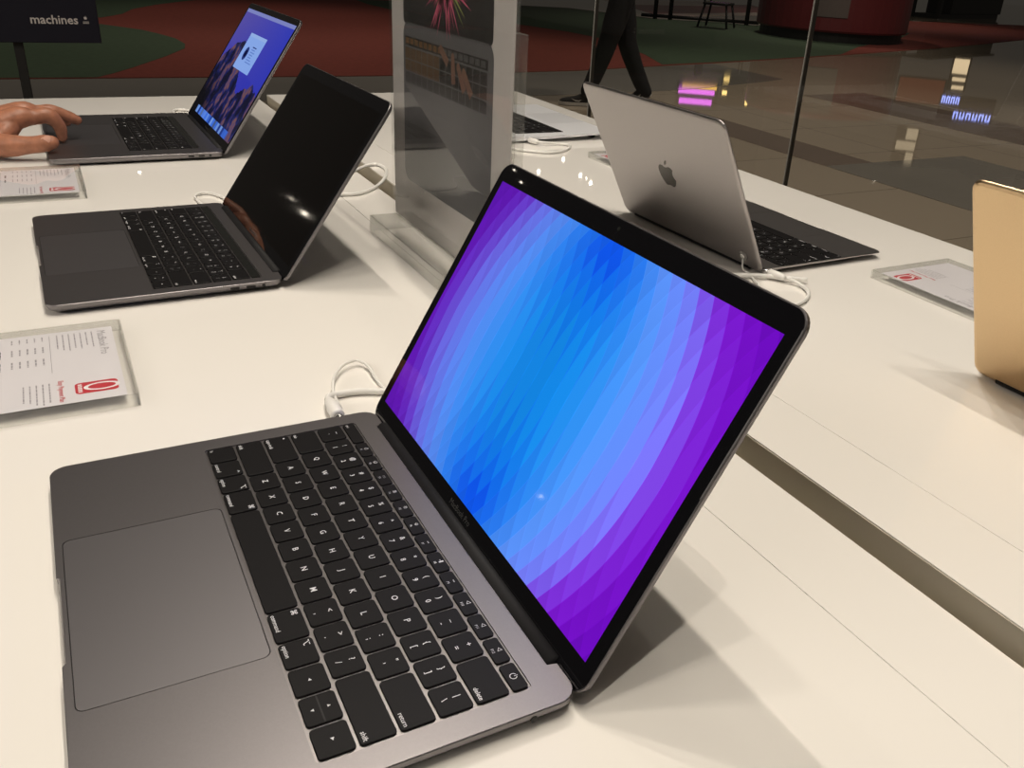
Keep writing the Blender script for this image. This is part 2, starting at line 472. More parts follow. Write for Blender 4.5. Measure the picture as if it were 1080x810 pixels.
def wallpaper_rhombus():
    m = bpy.data.materials.new('rhombus_wallpaper'); B = NB(m); N = B.N
    uv = N.new('ShaderNodeUVMap'); sp = N.new('ShaderNodeSeparateXYZ'); B.L.new(uv.outputs[0], sp.inputs[0])
    x = B.m('MULTIPLY', B.m('SUBTRACT', sp.outputs[0], .5), 286.6)
    y = B.m('MULTIPLY', B.m('SUBTRACT', sp.outputs[1], .5), 177.4)
    R = 187.0
    S = B.m('SUBTRACT', R, B.m('SQRT', B.m('SUBTRACT', R*R, B.m('MULTIPLY', y, y))))
    d = 11.6
    a = B.m('ADD', x, S); b = B.m('SUBTRACT', S, x)
    aq = B.m('MULTIPLY', B.m('ADD', B.m('FLOOR', B.m('DIVIDE', a, d)), .5), d)
    bq = B.m('MULTIPLY', B.m('ADD', B.m('FLOOR', B.m('DIVIDE', b, d)), .5), d)
    t = B.m('MAXIMUM', B.m('MULTIPLY', B.m('ADD', aq, bq), .5), 0)       # grows towards the top and bottom edge, per cell
    mx = B.m('ADD', B.m('MAXIMUM', aq, bq), B.m('MULTIPLY', t, .28))
    K = 175.0
    stops = [(0, lin(6, 130, 222)), (18/K, lin(8, 132, 226)), (34/K, lin(18, 140, 235)), (56/K, lin(50, 146, 245)), (76/K, lin(84, 150, 252)),
             (94/K, lin(104, 138, 252)), (110/K, lin(122, 118, 250)), (116/K, lin(124, 84, 236)), (127/K, lin(126, 44, 220)), (139/K, lin(122, 18, 208)), (152/K, lin(114, 4, 198)), (1, lin(104, 0, 190))]
    base = B.ramp(B.m('DIVIDE', mx, K), stops)
    deep = B.m('DIVIDE', t, 18, clamp=True)
    near = B.m('SUBTRACT', 1, B.m('DIVIDE', B.m('SUBTRACT', mx, 34), 44, clamp=True))
    col = B.mix(B.m('MULTIPLY', B.m('MULTIPLY', deep, near), .95), base, lin(0, 78, 236))
    # far left a little duller and more violet; viewing-angle dimming put into the colour
    wl = B.m('MULTIPLY', B.m('DIVIDE', B.m('SUBTRACT', bq, 40), 90, clamp=True), .75)
    leftr = B.ramp(B.m('DIVIDE', mx, K), [(0, lin(8, 126, 216)), (60/K, lin(48, 126, 224)), (84/K, lin(78, 122, 224)), (104/K, lin(92, 104, 216)), (118/K, lin(96, 84, 206)), (130/K, lin(96, 48, 194)), (145/K, lin(92, 18, 176)), (1, lin(84, 10, 164))])
    sgn = B.m('GREATER_THAN', B.m('SUBTRACT', bq, aq), 0)
    col = B.mix(B.m('MULTIPLY', sgn, B.m('ADD', wl, .15, clamp=True)), col, leftr)
    # cell to cell variation
    cv = N.new('ShaderNodeCombineXYZ'); B.L.new(aq, cv.inputs[0]); B.L.new(bq, cv.inputs[1])
    wn = N.new('ShaderNodeTexWhiteNoise'); wn.noise_dimensions = '2D'; B.L.new(cv.outputs[0], wn.inputs['Vector'])
    # gradient inside each cell, brighter towards one side
    fa = B.m('FRACT', B.m('DIVIDE', a, d)); fb = B.m('FRACT', B.m('DIVIDE', b, d))
    k = B.m('ADD', B.m('MULTIPLY', wn.outputs[0], .06), B.m('MULTIPLY', B.m('ADD', fa, fb), .05))
    k = B.m('ADD', B.m('SUBTRACT', k, B.m('MULTIPLY', t, .0035)), .935)
    ln = B.m('MAXIMUM', B.m('LESS_THAN', fa, .035), B.m('LESS_THAN', fb, .035))
    k = B.m('ADD', k, B.m('MULTIPLY', ln, .13))
    cc = N.new('ShaderNodeCombineColor')
    for i in range(3): B.L.new(k, cc.inputs[i])
    col = B.mix(1.0, col, cc.outputs[0], 'MULTIPLY')
    B.screen_out(col, 1.0); return m

def wallpaper_peak():
    m = bpy.data.materials.new('mountain_wallpaper'); B = NB(m); N = B.N
    uv = N.new('ShaderNodeUVMap'); sp = N.new('ShaderNodeSeparateXYZ'); B.L.new(uv.outputs[0], sp.inputs[0])
    u, v = sp.outputs[0], sp.outputs[1]
    sky = B.mix(u, lin(104, 92, 150), lin(44, 60, 182))
    sky = B.mix(B.m('MULTIPLY', v, .55), lin(40, 44, 170), sky)
    mp = N.new('ShaderNodeMapping'); mp.inputs['Scale'].default_value = (9, 4, 1); mp.inputs['Rotation'].default_value = (0, 0, .5)
    B.L.new(uv.outputs[0], mp.inputs[0])
    nz = N.new('ShaderNodeTexNoise'); nz.inputs['Scale'].default_value = 1.3; nz.inputs['Detail'].default_value = 6; B.L.new(mp.outputs[0], nz.inputs['Vector'])
    n1 = N.new('ShaderNodeTexNoise'); n1.noise_dimensions = '1D'; n1.inputs['Scale'].default_value = 9; n1.inputs['Detail'].default_value = 5; B.L.new(u, n1.inputs['W'])
    # ridge height over u
    rg = B.ramp(u, [(0, (.50,)*3+(1,)), (.14, (.66,)*3+(1,)), (.30, (.745,)*3+(1,)), (.40, (.68,)*3+(1,)), (.52, (.46,)*3+(1,)), (.66, (.33,)*3+(1,)), (.80, (.42,)*3+(1,)), (.88, (.45,)*3+(1,)), (1, (.40,)*3+(1,))])
    sx = N.new('ShaderNodeSeparateColor'); B.L.new(rg, sx.inputs[0])
    h = B.m('ADD', sx.outputs[0], B.m('MULTIPLY', B.m('SUBTRACT', n1.outputs[0], .5), .12))
    rock = B.ramp(nz.outputs[0], [(0, lin(8, 8, 16)), (.44, lin(14, 16, 46)), (.52, lin(26, 34, 96)), (.58, lin(110, 74, 72)), (.66, lin(70, 60, 110)), (1, lin(36, 44, 120))])
    dark = B.m('MULTIPLY', B.m('SUBTRACT', 1, B.m('DIVIDE', B.m('SUBTRACT', u, .08), .3, clamp=True)), B.m('SUBTRACT', 1, B.m('DIVIDE', v, .5, clamp=True)))
    rock = B.mix(B.m('MULTIPLY', dark, 1.6, clamp=True), rock, lin(6, 6, 12))
    col = B.mix(B.m('LESS_THAN', v, h), sky, rock)
    col = B.mix(B.m('GREATER_THAN', v, .968), col, lin(120, 128, 190))
    dk = B.m('MULTIPLY', B.m('LESS_THAN', v, .065), B.m('LESS_THAN', B.m('ABSOLUTE', B.m('SUBTRACT', u, .5)), .40))
    vn = N.new('ShaderNodeTexWhiteNoise'); vn.noise_dimensions = '1D'; B.L.new(B.m('FLOOR', B.m('MULTIPLY', u, 26)), vn.inputs['W'])
    col = B.mix(dk, col, B.ramp(vn.outputs[0], [(0, lin(20, 50, 130)), (.5, lin(60, 110, 220)), (.8, lin(110, 150, 225)), (1, lin(50, 60, 90))]))
    B.screen_out(col, .95); return m
MT['off'] = mat('screen_off', (.0015, .001, .001), rough=.045, spec=.4)

G1 = 'laptops on display on the white table'
W13, D13, T13 = .3041, .2090, .0105
padtp = (.1345, .083, .0043)
S0A, S1A = -.001, .2058
DISP = (.1433, .0146, .192)
A_, lidA = laptop('grey laptop in the foreground with bright blue and purple diamond wallpaper', (.519, -.4328), radians(-.08), W13, D13, T13, MT['alu'], MT['alu_pad'],
    119.77, .2082, .0079, .0898, padtp, S0A, S1A, DISP, wallpaper_rhombus(), G1, ports=((W13/2, .1847, .0036, 'jack'), (-W13/2, .175, .0088, 'usb'), (-W13/2, .188, .0088, 'usb')), chin='MacBook Pro')
B_, lidB = laptop('grey laptop with black switched-off screen in front of the clear sign stand', (-.0761, -.4296), radians(1.1), W13, D13, T13, MT['alu'], MT['alu_pad'],
    124.7, .2082, .0079, .0898, padtp, S0A, S1A, DISP, MT['off'], G1, tb=True,
    ports=((W13/2, .1618, .0088, 'usb'), (W13/2, .1768, .0088, 'usb'), (W13/2, .189, .0036, 'jack')), chin='MacBook Pro')
C_, lidC = laptop('larger grey laptop with mountain wallpaper, a hand on its trackpad', (-.6905, -.4074), radians(.47), .3493, .2375, .0115, MT['alu'], MT['alu_pad'],
    124.17, .2365, .0079, .107, (.160, .098, .0045), -.001, .2345, (.1662, .0165, .2238), wallpaper_peak(), G1, tb=True, rn=.145,
    ports=((.3493/2, .1892, .0088, 'usb'), (.3493/2, .2041, .0088, 'usb'), (.3493/2, .2167, .0036, 'jack')), chin='MacBook Pro')
D_, lidD = laptop('small thin grey laptop seen from behind, fruit logo on its lid, facing the aisle', (.0622, .4783), radians(180.77), .2805, .1935, .0085, MT['alu_thin'], MT['alu_thin'],
    117.1, .1920, .0052, .0660, (.111, .056, .004), -.001, .1915, (.1292, .016, .177), MT['off'], G1, wedge=.45, rn=.118, hinge_r=.004, lt=.0036, logo_h=.042)
E_, lidE = laptop('silver laptop with black keys at the far corner behind the sign stand', (-.6925, .5475), radians(180), .325, .227, .0130, MT['silver'], MT['silver_pad'],
    112, .2255, .0085, .0960, (.105, .076, .004), -.001, .219, (.1435, .022, .2012), MT['off'], G1, wedge=.35, rn=.125, lt=.005)
F_, lidF = laptop('gold laptop seen from behind at the right edge of the picture', (.6235, .4870), radians(180), .2805, .1935, .0085, MT['gold'], MT['gold'],
    112.6, .1920, .0052, .0660, (.111, .056, .004), -.001, .1915, (.1292, .016, .177), MT['off'], G1, wedge=.45, rn=.118, hinge_r=.004, lt=.0036, logo_h=.042)
# dialog window on laptop C's screen
dm = MB(); zq = .00012
dx0, dx1, dy0, dy1 = -.0555, .059, .120, .186
dm.loft([rrect(dx1-dx0, dy1-dy0, .002, 3, (dx0+dx1)/2, (dy0+dy1)/2)]*2, [zq-.00005, zq], 0)
dm.box(dx0, dx1, dy1-.006, dy1, zq, zq+.00003, 1)
cx, cy2 = dx0+.034, dy0+.030
dm.add([(cx+.0125*cos(2*pi*i/24), cy2+.0125*sin(2*pi*i/24), zq+.00004) for i in range(24)], [list(range(24))], 2)
dm.add([(cx+.0070*cos(2*pi*i/24), cy2+.0070*sin(2*pi*i/24), zq+.00006) for i in range(24)], [list(range(24))], 3)
for i in range(7):
    dm.box(cx+.022, cx+.022+random.uniform(.022, .042), cy2+.014-i*.0046, cy2+.0158-i*.0046, zq, zq+.00003, 4 if i else 2)
dm.build('dialog_window', [emit_mat('dlg', lin(138, 172, 238), .9), emit_mat('dlgbar', lin(150, 180, 235), .9), emit_mat('dlgdark', lin(40, 56, 120), .9), emit_mat('dlglens', lin(16, 20, 60), .9), emit_mat('dlgtext', lin(100, 132, 205), .9)], lidC)

# ------------------------------------------------------------------ the table
tb = empty('display_table', (.1, 0, 0)); tag(tb, 'long white lacquered display table with a sunken cable channel', 'table')
ox = -.1
X0, X1, Y0, Y1 = -1.1266, 1.62, -.5994, .6274
th = .045
def slab(name, y0, y1, top=ZT, t=th, m=None, x0=X0, x1=X1):
    q = MB(); q.box(x0+ox, x1+ox, y0, y1, top-t, top, 0, .0004); return q.build(name, m or MT['table'], tb)
slab('tabletop', Y0, -.06335); slab('tabletop', .09215, Y1)
slab('channel_cover', -.0630, 0); slab('channel_cover', .028, .0918)
q = MB(); q.box(X0+ox+.002, X1+ox-.002, -.0636, .0924, ZT-th-.012, ZT-th); q.build('channel_floor', MT['trough'], tb)
q = MB(); q.box(X0+ox+.004, X1+ox-.004, .0006, .0274, ZT-.044, ZT-.040)
q.box(X0+ox+.004, X1+ox-.004, .0001, .0008, ZT-.044, ZT-.0012); q.box(X0+ox+.004, X1+ox-.004, .0272, .0279, ZT-.044, ZT-.0012)
q.build('channel_lining', MT['trough'], tb)
for lx in (X0+.08, X1-.08):
    for ly in (Y0+.08, Y1-.08):
        q = MB(); q.box(lx+ox-.035, lx+ox+.035, ly-.035, ly+.035, 0, ZT-th, 0, .003); q.build('leg', MT['table'], tb)

# ------------------------------------------------------------------ price tags in clear acrylic blocks
def price_tag(label, x, y, w, d, rot=0, seed=1, detail=True):
    rnd = random.Random(seed)
    root = empty('price_tag', (x, y, ZT), rot); tag(root, label, 'price tag', 'price tags in clear acrylic blocks')
    t = .0105; q = MB()
    q.box(-w/2, w/2, -d/2, d/2, 0, t, 0, .0010); q.build('acrylic_block', MT['acrylic'], root)
    e = MB()
    for (a0, a1, b0, b1) in ((-w/2+.0006, -w/2+.0022, -d/2+.0006, d/2-.0006), (w/2-.0022, w/2-.0006, -d/2+.0006, d/2-.0006), (-w/2+.0024, w/2-.0024, -d/2+.0006, -d/2+.0022), (-w/2+.0024, w/2-.0024, d/2-.0022, d/2-.0006)):
        e.box(a0, a1, b0, b1, .0004, t-.0004)
    e.build('polished_edge', MT['acrylic_edge'], root)
    z = t*.72; pw, pd = w-.016, d-.016
    c = MB(); c.box(-pw/2, pw/2, -pd/2, pd/2, z-.0003, z, 0)
    zi = z+.0001
    L_, T_ = -pw/2, pd/2
    # heading and copy (text runs along +x, top of the sheet is +y)
    c.text('MacBook Pro', .0092, L_+.007, T_-.009, zi, 1, 'LEFT')
    def line(x0, y0, ln, hgt=.0010, mi=1):
        xx = x0
        while xx < x0+ln:
            wl = rnd.uniform(.002, .0065); wl = min(wl, x0+ln-xx)
            c.poly([(xx, y0, zi), (xx+wl, y0, zi), (xx+wl, y0+hgt, zi), (xx, y0+hgt, zi)], mi); xx += wl+.0009
    for i, ln in enumerate((.033, .028, .034, .031, .036, .033, .029)): line(L_+.007, T_-.0165-i*.0043, ln)
    c.box(L_+.007, L_+.082, T_-.0475, T_-.0471, zi, zi+.00003, 1)
    for i in range(5):
        yy = T_-.053-i*.0054
        line(L_+.007, yy, .009); line(L_+.028, yy, .012, .0012, 1); line(L_+.052, yy, .013, .0012, 1)
    for xx in (L_+.028, L_+.052):
        line(xx, T_-.0835, .015, .0019, 2)
    c.box(L_+.007, L_+.086, T_-.0885, T_-.0881, zi, zi+.00003, 1); c.box(L_+.007, L_+.086, T_-.0955, T_-.0951, zi, zi+.00003, 1)
    line(L_+.008, T_-.0935, .034, .0012)
    # red badge with white loop
    bx, by = pw/2-.022, T_-.019
    c.loft([rrect(.019, .029, .0035, 4, bx, by)]*2, [zi, zi+.00004], 3)
    for k in range(20):
        a0, a1 = 2*pi*k/20, 2*pi*(k+1)/20
        f = lambda a, r1, r2: (bx+r1*cos(a), by+.0035+r2*sin(a), zi+.00008)
        c.poly([f(a0, .0046, .0095), f(a0, .0066, .0125), f(a1, .0066, .0125), f(a1, .0046, .0095)][::1], 4)
    for k in range(5): c.box(bx-.007+k*.003, bx-.0050+k*.003, by-.0126, by-.0098, zi+.00004, zi+.00007, 4)
    c.text('Easy Payment Plan', .0050, pw/2-.0035, by-.0235, zi, 3, 'RIGHT', bold=.00008)
    for i, ln in enumerate((.033, .036, .034, .030, .028)): line(pw/2-.0385, by-.0315-i*.0042, ln)
    c.build('printed_card', [MT['paper'], MT['ink'], MT['inkdark'], MT['red'], MT['pwhite']], root)
    return root
TW, TD = .155, .150
price_tag('price tag with a red badge, nearest the camera, left of the foreground laptop', .2025, -.371-TD/2, TW, TD, 0, 1)
price_tag('price tag lying between the hand and the black-screen laptop', -.4075, -.3695-TD/2, TW, TD, 0, 2)
price_tag('price tag facing the aisle, beside the gold laptop', .3295, .4075+.065, TW, .13, pi, 3)
price_tag('price tag half hidden behind the lid of the small grey laptop', -.3205, .4105+.065, TW, .13, pi, 4)

# ------------------------------------------------------------------ acrylic sign stand with poster
sg = empty('sign_stand', (.075, -.045, ZT)); tag(sg, 'clear acrylic sign stand holding a poster of a laptop, in the middle of the table', 'sign stand')
SX0, SX1 = -.085-.075, .224-.075     # panel left / right in the stand's frame
q = MB(); q.box(-.169, .165, -.032, .030, 0, .0200, 0, .0012); q.build('base_block', MT['acrylic'], sg)
e = MB()
for (a0, a1, b0, b1) in ((-.1682, -.1660, -.0312, .0292), (.162, .1642, -.0312, .0292), (-.1655, .1615, -.0312, -.0290), (-.1655, .1615, .027, .0292)): e.box(a0, a1, b0, b1, .0006, .0194)
e.build('polished_edge', MT['acrylic_edge'], sg)
ZP = .0205; HP = .450
q = MB(); q.box(SX0, SX1, -.0045, -.0025, ZP, ZP+HP, 0, .0006); q.build('front_sheet', MT['acrylic'], sg)
q = MB(); q.box(SX0, SX1, -.0010, .0014, ZP, ZP+HP, 0, .0006); q.build('rear_sheet', MT['acrylic_edge'], sg)
q = MB(); q.box(SX0+.004, SX1+.002, .0022, .0088, ZP, .2555, 0, .001); q.build('back_support', MT['acrylic_edge'], sg)
# poster: printed picture of a laptop being used
PZ0, PX0, PX1 = ZP+.004, SX0+.002, SX1-.002
yp = -.0021
ps = MB(); ps.box(PX0, PX1, -.0020, -.0013, PZ0, ZP+HP-.004, 0)
def pp(pts, mi, lay): ps.poly([(x-.075, yp-.00006*lay, z) for x, z in pts], mi)
LX0, LX1 = -.047, .183                       # printed laptop's left and right edge (table coordinates)
def rr2(x0, x1, z0, z1, r, n=5):
    return [(p[0], p[1]) for p in rrect(x1-x0, z1-z0, r, n, (x0+x1)/2, (z0+z1)/2)]
pp(rr2(LX0, LX1, .075, .243, .014), 1, 1)                      # aluminium body
pp(rr2(LX0+.001, LX1-.003, .2410, .420, .006), 2, 2)            # lid
pp([(LX0+.008, .2405), (LX1-.012, .2405), (LX1-.012, .2425), (LX0+.008, .2425)], 3, 3)
pp([(LX0+.006, .2195), (LX1-.012, .2195), (LX1-.012, .2285), (LX0+.006, .2285)], 2, 2)          # touch strip
for i in range(16):
    x0 = LX0+.008+i*.0130
    pp([(x0, .2212), (x0+.010, .2212), (x0+.010, .2270), (x0, .2270)], 4 if i < 8 else 3, 3)
for r in range(3):
    zt = .2175-r*.0125
    for i in range(13):
        x0 = LX0+.006+i*.0163
        pp([(x0, zt-.0112), (x0+.0150, zt-.0112), (x0+.0150, zt), (x0, zt)], 2 if (i > 5 or r > 1) else 5, 2)
for (x0, z0, x1, z1, w) in ((.0905, .2215, .0925, .197, .0085), (.104, .214, .119, .194, .0085), (.117, .211, .136, .192, .0085), (.060, .226, .078, .214, .008)):
    dx, dz = x1-x0, z1-z0; l = sqrt(dx*dx+dz*dz); nx, nz = -dz/l*w/2, dx/l*w/2
    tip = [(x0+nx*cos(a)-dx/l*w/2*sin(a), z0+nz*cos(a)-dz/l*w/2*sin(a)) for a in [pi*i/6 for i in range(7)]]
    pp(tip+[(x1-nx*1.2, z1-nz*1.2), (x1+nx*1.2, z1+nz*1.2)], 6, 4)
pp(rr2(LX0+.058, LX1-.055, .092, .160, .004), 7, 2)             # trackpad
rd = random.Random(7)
for i in range(120):
    a = rd.uniform(0, 2*pi); ln = rd.uniform(.018, .058); w = rd.uniform(.0014, .0034)
    fx, fz = .072, .288
    x1, z1 = fx+ln*cos(a)*1.15, fz+ln*sin(a)
    x0, z0 = fx+.003*cos(a), fz+.003*sin(a)
    px_, pz_ = -sin(a)*w, cos(a)*w
    pp([(x0-px_, z0-pz_), (x1, z1), (x0+px_, z0+pz_)], 8 if i % 5 else 9, 5)
ps.build('poster', [mat('poster_paper', (.52, .50, .49), .5), mat('poster_grey', (.10, .10, .108), .5), mat('poster_black', (.008, .007, .008), .4), mat('poster_mid', (.075, .075, .08), .5),
    mat('poster_amber', (.14, .07, .024), .5), mat('poster_brown', (.10, .055, .025), .5), mat('poster_skin', (.17, .088, .062), .5), mat('poster_pad', (.108, .108, .116), .5),
    mat('poster_pink', (.62, .10, .20), .5), mat('poster_green', (.30, .36, .09), .5)], sg)

# ------------------------------------------------------------------ cables
def cable(name, label, pts, r, cat='cable', smooth=8):
    P = [(x, y, z) for x, y, z in pts]
    o = empty(name, (P[0][0], P[0][1], ZT)); tag(o, label, cat, 'white cables on the table')
    q = MB(); q.tube(spline([(x-P[0][0], y-P[0][1], max(z, r+.0002)) for x, y, z in P], smooth), r, 8)
    q.build('cord', MT['cable'], o); return o, P[0]
def plug(o, org, p0, p1, r, rt=None, tip=None):
    f = lambda p: (p[0]-org[0], p[1]-org[1], p[2])
    q = MB(); a, b = Vector(f(p0)), Vector(f(p1)); q.tube([a, a.lerp(b, .04), a.lerp(b, .6), a.lerp(b, .9), b], [r*.85, r, r, r*.75, (rt or r*.5)], 12); q.build('plug', MT['cable'], o)
    if tip:
        q = MB(); t = Vector(f(tip)); q.tube([t, a], r*.62, 10); q.build('connector', MT['steel'], o)
o, g = cable('charging_cable', 'thick white cable plugged into the left side of the foreground laptop', [(.3365, -.2470, .006), (.3300, -.2465, .006), (.3225, -.2420, .0045), (.3205, -.2303, .0035), (.3218, -.2191, .0035), (.3258, -.209, .0035), (.3300, -.199, .0035), (.345, -.165, .0035), (.36, -.10, .0035), (.36, -.02, .0035)], .0027)
plug(o, g, (.3600, -.2475, .0066), (.3325, -.2467, .006), .0052, .0027, (.3672, -.2475, .0068))
cable('security_cable', 'thin white cord arching above the foreground laptop behind its plug', [(.3375, -.240, .002), (.320, -.2392, .004), (.2994, -.2336, .006), (.2841, -.2254, .006), (.2743, -.2162, .006), (.2701, -.2053, .005), (.2807, -.1998, .004), (.3016, -.2003, .003), (.3223, -.199, .002), (.340, -.190, .002), (.36, -.16, .002)], .0013)
cable('charging_cable', 'thin white cable looping on the far side of the black-screen laptop', [(-.2305, -.2447, .006), (-.250, -.2447, .005), (-.2705, -.2450, .003), (-.296, -.2459, .003), (-.3105, -.2394, .003), (-.3126, -.2272, .003), (-.3006, -.2192, .003), (-.2846, -.2135, .003), (-.262, -.208, .003), (-.245, -.19, .003), (-.24, -.15, .003)], .0017)
cable('charging_cable', 'white cable coiled between the black screen and the sign stand', [(-.225, -.120, .003), (-.250, -.082, .003), (-.2585, -.0656, .003), (-.256, -.0505, .003), (-.2604, -.0335, .003), (-.2871, -.0043, .003), (-.3307, .0229, .003), (-.3818, .0426, .003), (-.4195, .0421, .003), (-.416, .0233, .003), (-.3923, -.0001, .003), (-.375, -.02, .003)], .0024)
cable('charging_cable', 'short white cable by the hinge of the laptop with mountain wallpaper', [(-.868, -.190, .006), (-.8916, -.190, .005), (-.915, -.189, .004), (-.935, -.187, .003), (-.950, -.178, .003), (-.945, -.165, .003), (-.925, -.150, .003), (-.90, -.12, .003), (-.88, -.06, .003)], .0024)
o, g = cable('charging_cable', 'white cable loop beside the silver laptop at the far corner', [(-.5120, .3690, .007), (-.5030, .3830, .006), (-.5020, .4050, .004), (-.4960, .4200, .003), (-.4799, .4225, .003), (-.4500, .3960, .003), (-.4383, .3600, .003), (-.4560, .3280, .003), (-.4797, .3051, .003), (-.52, .25, .003), (-.56, .18, .003)], .0022)
plug(o, g, (-.5290, .3640, .0065), (-.5080, .3720, .0065), .0048, .0022)
o, g = cable('charging_cable', 'white cable curling from the side plug of the small grey laptop', [(.2340, .2950, .006), (.2400, .3000, .005), (.2500, .3020, .0035), (.2680, .2960, .003), (.2840, .2800, .003), (.2950, .2560, .003), (.3000, .22, .003), (.28, .15, .003)], .0021)
plug(o, g, (.2120, .2895, .0066), (.2330, .2945, .0062), .0046, .0023, (.2022, .2880, .0066))
cable('charging_cable', 'straight white cable end lying against the hinge of the small grey laptop', [(.150, .205, .0045), (.1874, .229, .0045), (.2017, .2513, .0045), (.2114, .2747, .0045), (.2289, .3011, .0045), (.2424, .3183, .0045)], .0026)
o, g = cable('security_cable', 'thin grey-white cord from the round sensor on the grey lid', [(.1770, .2790, .0200), (.1800, .2765, .012), (.1850, .2740, .004), (.2010, .2710, .003), (.2160, .2640, .003), (.235, .255, .003), (.255, .23, .003)], .0012)
ss = empty('security_sensor', (0, 0, 0)); tag(ss, 'small round anti-theft sensor stuck on the lower corner of the grey lid', 'sensor')
bpy.context.view_layer.update()
MW = lidD.matrix_world.copy()
ctr = MW @ Vector((-.1145, .0165, -.0036)); nrm = (MW.to_3x3() @ Vector((0, 0, -1))).normalized()
ss.location = ctr; ss.rotation_euler = nrm.to_track_quat('Z', 'Y').to_euler()
q = MB(); q.loft([[(r*cos(2*pi*i/24), r*sin(2*pi*i/24)) for i in range(24)] for r in (.0062, .0062, .005)], [.0001, .0016, .0024]); q.build('sensor_pad', mat('sensor_grey', (.22, .21, .2), .35), ss)
q = MB(); q.loft([[(r*cos(2*pi*i/18), r*sin(2*pi*i/18)) for i in range(18)] for r in (.0032, .0026)], [.0024, .0034]); q.build('sensor_button', MT['cable'], ss)

# ------------------------------------------------------------------ hand on the far laptop
def skinned(name, chains, material, parent=None, levels=2, voxel=.004, smooth=6, k=5):
    """one continuous body surface: tapered limbs [(x,y,z,r),...] fused into a single skin"""
    q = MB(); n = 16
    for ch in chains:
        P4 = [Vector((*p[:3], )) for p in ch]; rr = [p[3] for p in ch]
        pts = []; rad = []
        for i in range(len(P4)-1):
            a, b, c, d = P4[max(i-1, 0)], P4[i], P4[i+1], P4[min(i+2, len(P4)-1)]
            for t in range(k):
                t /= k
                pts.append(.5*((2*b)+(c-a)*t+(2*a-5*b+4*c-d)*t*t+(3*b-a-3*c+d)*t**3))
                e = t*t*(3-2*t); rad.append(rr[i]*(1-e)+rr[i+1]*e)
        pts.append(P4[-1]); rad.append(rr[-1])
        t0_ = (pts[0]-pts[1]).normalized(); t1_ = (pts[-1]-pts[-2]).normalized()
        pre = []; prer = []; post = []; postr = []
        for m in range(1, 7):
            a = pi/2*m/6.3
            pre.insert(0, pts[0]+t0_*rad[0]*sin(a)); prer.insert(0, rad[0]*cos(a))
            post.append(pts[-1]+t1_*rad[-1]*sin(a)); postr.append(rad[-1]*cos(a))
        q.tube(pre+pts+post, prer+rad+postr, n)
    me = q.mesh(name, material)
    o = bpy.data.objects.new(name, me); COL.objects.link(o)
    rm = o.modifiers.new('r', 'REMESH'); rm.mode = 'VOXEL'; rm.voxel_size = voxel; rm.use_smooth_shade = True
    sm = o.modifiers.new('m', 'SMOOTH'); sm.iterations = smooth; sm.factor = .5
    dg = bpy.context.evaluated_depsgraph_get()
    m2 = bpy.data.meshes.new_from_object(o.evaluated_get(dg))
    for p in m2.polygons: p.use_smooth = True
    m2.materials.clear(); m2.materials.append(material)
    bpy.data.objects.remove(o); bpy.data.meshes.remove(me)
    # keep only the outer skin
    b = bmesh.new(); b.from_mesh(m2); seen = set(); best = []
    for v in b.verts:
        if v in seen: continue
        st = [v]; comp = []; seen.add(v)
        while st:
            w = st.pop(); comp.append(w)
            for e in w.link_edges:
                u = e.other_vert(w)
                if u not in seen: seen.add(u); st.append(u)
        if len(comp) > len(best): best = comp
    keep = set(best)
    bmesh.ops.delete(b, geom=[v for v in b.verts if v not in keep], context='VERTS')
    b.to_mesh(m2); b.free(); m2.name = name
    return link(name, m2, parent)
hx, hyy = -.63, -.46
def hp(x, y, z, r): return (x-hx, y-hyy, z, r)
wr = hp(-.634, -.520, .030, .021)
wl = hp(-.652, -.518, .033, .018)
chains = [
    [hp(-.636, -.86, .075, .043), hp(-.636, -.74, .055, .037), hp(-.636, -.62, .038, .028), hp(-.637, -.555, .031, .023), hp(-.640, -.505, .032, .021)],
    [hp(-.654, -.62, .040, .024), hp(-.654, -.555, .034, .020), hp(-.654, -.505, .035, .018)],
    [wr, hp(-.620, -.474, .0395, .0185), hp(-.623, -.438, .0515, .0165), hp(-.625, -.415, .0520, .0115), hp(-.627, -.397, .0530, .0118), hp(-.630, -.385, .0370, .0094), hp(-.632, -.3835, .0200, .0074)],
    [wr, hp(-.640, -.474, .0435, .0165), hp(-.646, -.431, .0575, .0140), hp(-.649, -.411, .0545, .0102), hp(-.652, -.393, .0550, .0106), hp(-.656, -.372, .0465, .0090), hp(-.659, -.359, .0395, .0072)],
    [wl, hp(-.658, -.476, .0430, .0155), hp(-.668, -.434, .0550, .0130), hp(-.671, -.416, .0520, .0100), hp(-.674, -.400, .0510, .0098), hp(-.679, -.383, .0420, .0084), hp(-.682, -.373, .0330, .0066)],
    [wl, hp(-.674, -.482, .0400, .0140), hp(-.688, -.446, .0480, .0115), hp(-.698, -.417, .0440, .0086), hp(-.703, -.401, .0355, .0074), hp(-.705, -.392, .0280, .0060)],
    [wr, hp(-.600, -.492, .0250, .0210), hp(-.575, -.458, .0220, .0165), hp(-.565, -.424, .0235, .0122), hp(-.562, -.408, .0255, .0124), hp(-.560, -.399, .0268, .0100)],
    [hp(-.622, -.490, .034, .020), hp(-.606, -.462, .0310, .0150), hp(-.618, -.448, .0420, .0150)],
]
hand = empty('hand', (hx, hyy, ZT)); tag(hand, "person's left hand and bare forearm reaching from the left, fingertip on a trackpad", 'hand')
skinned('hand_skin', chains, MT['skin'], hand, voxel=.0018, smooth=3)
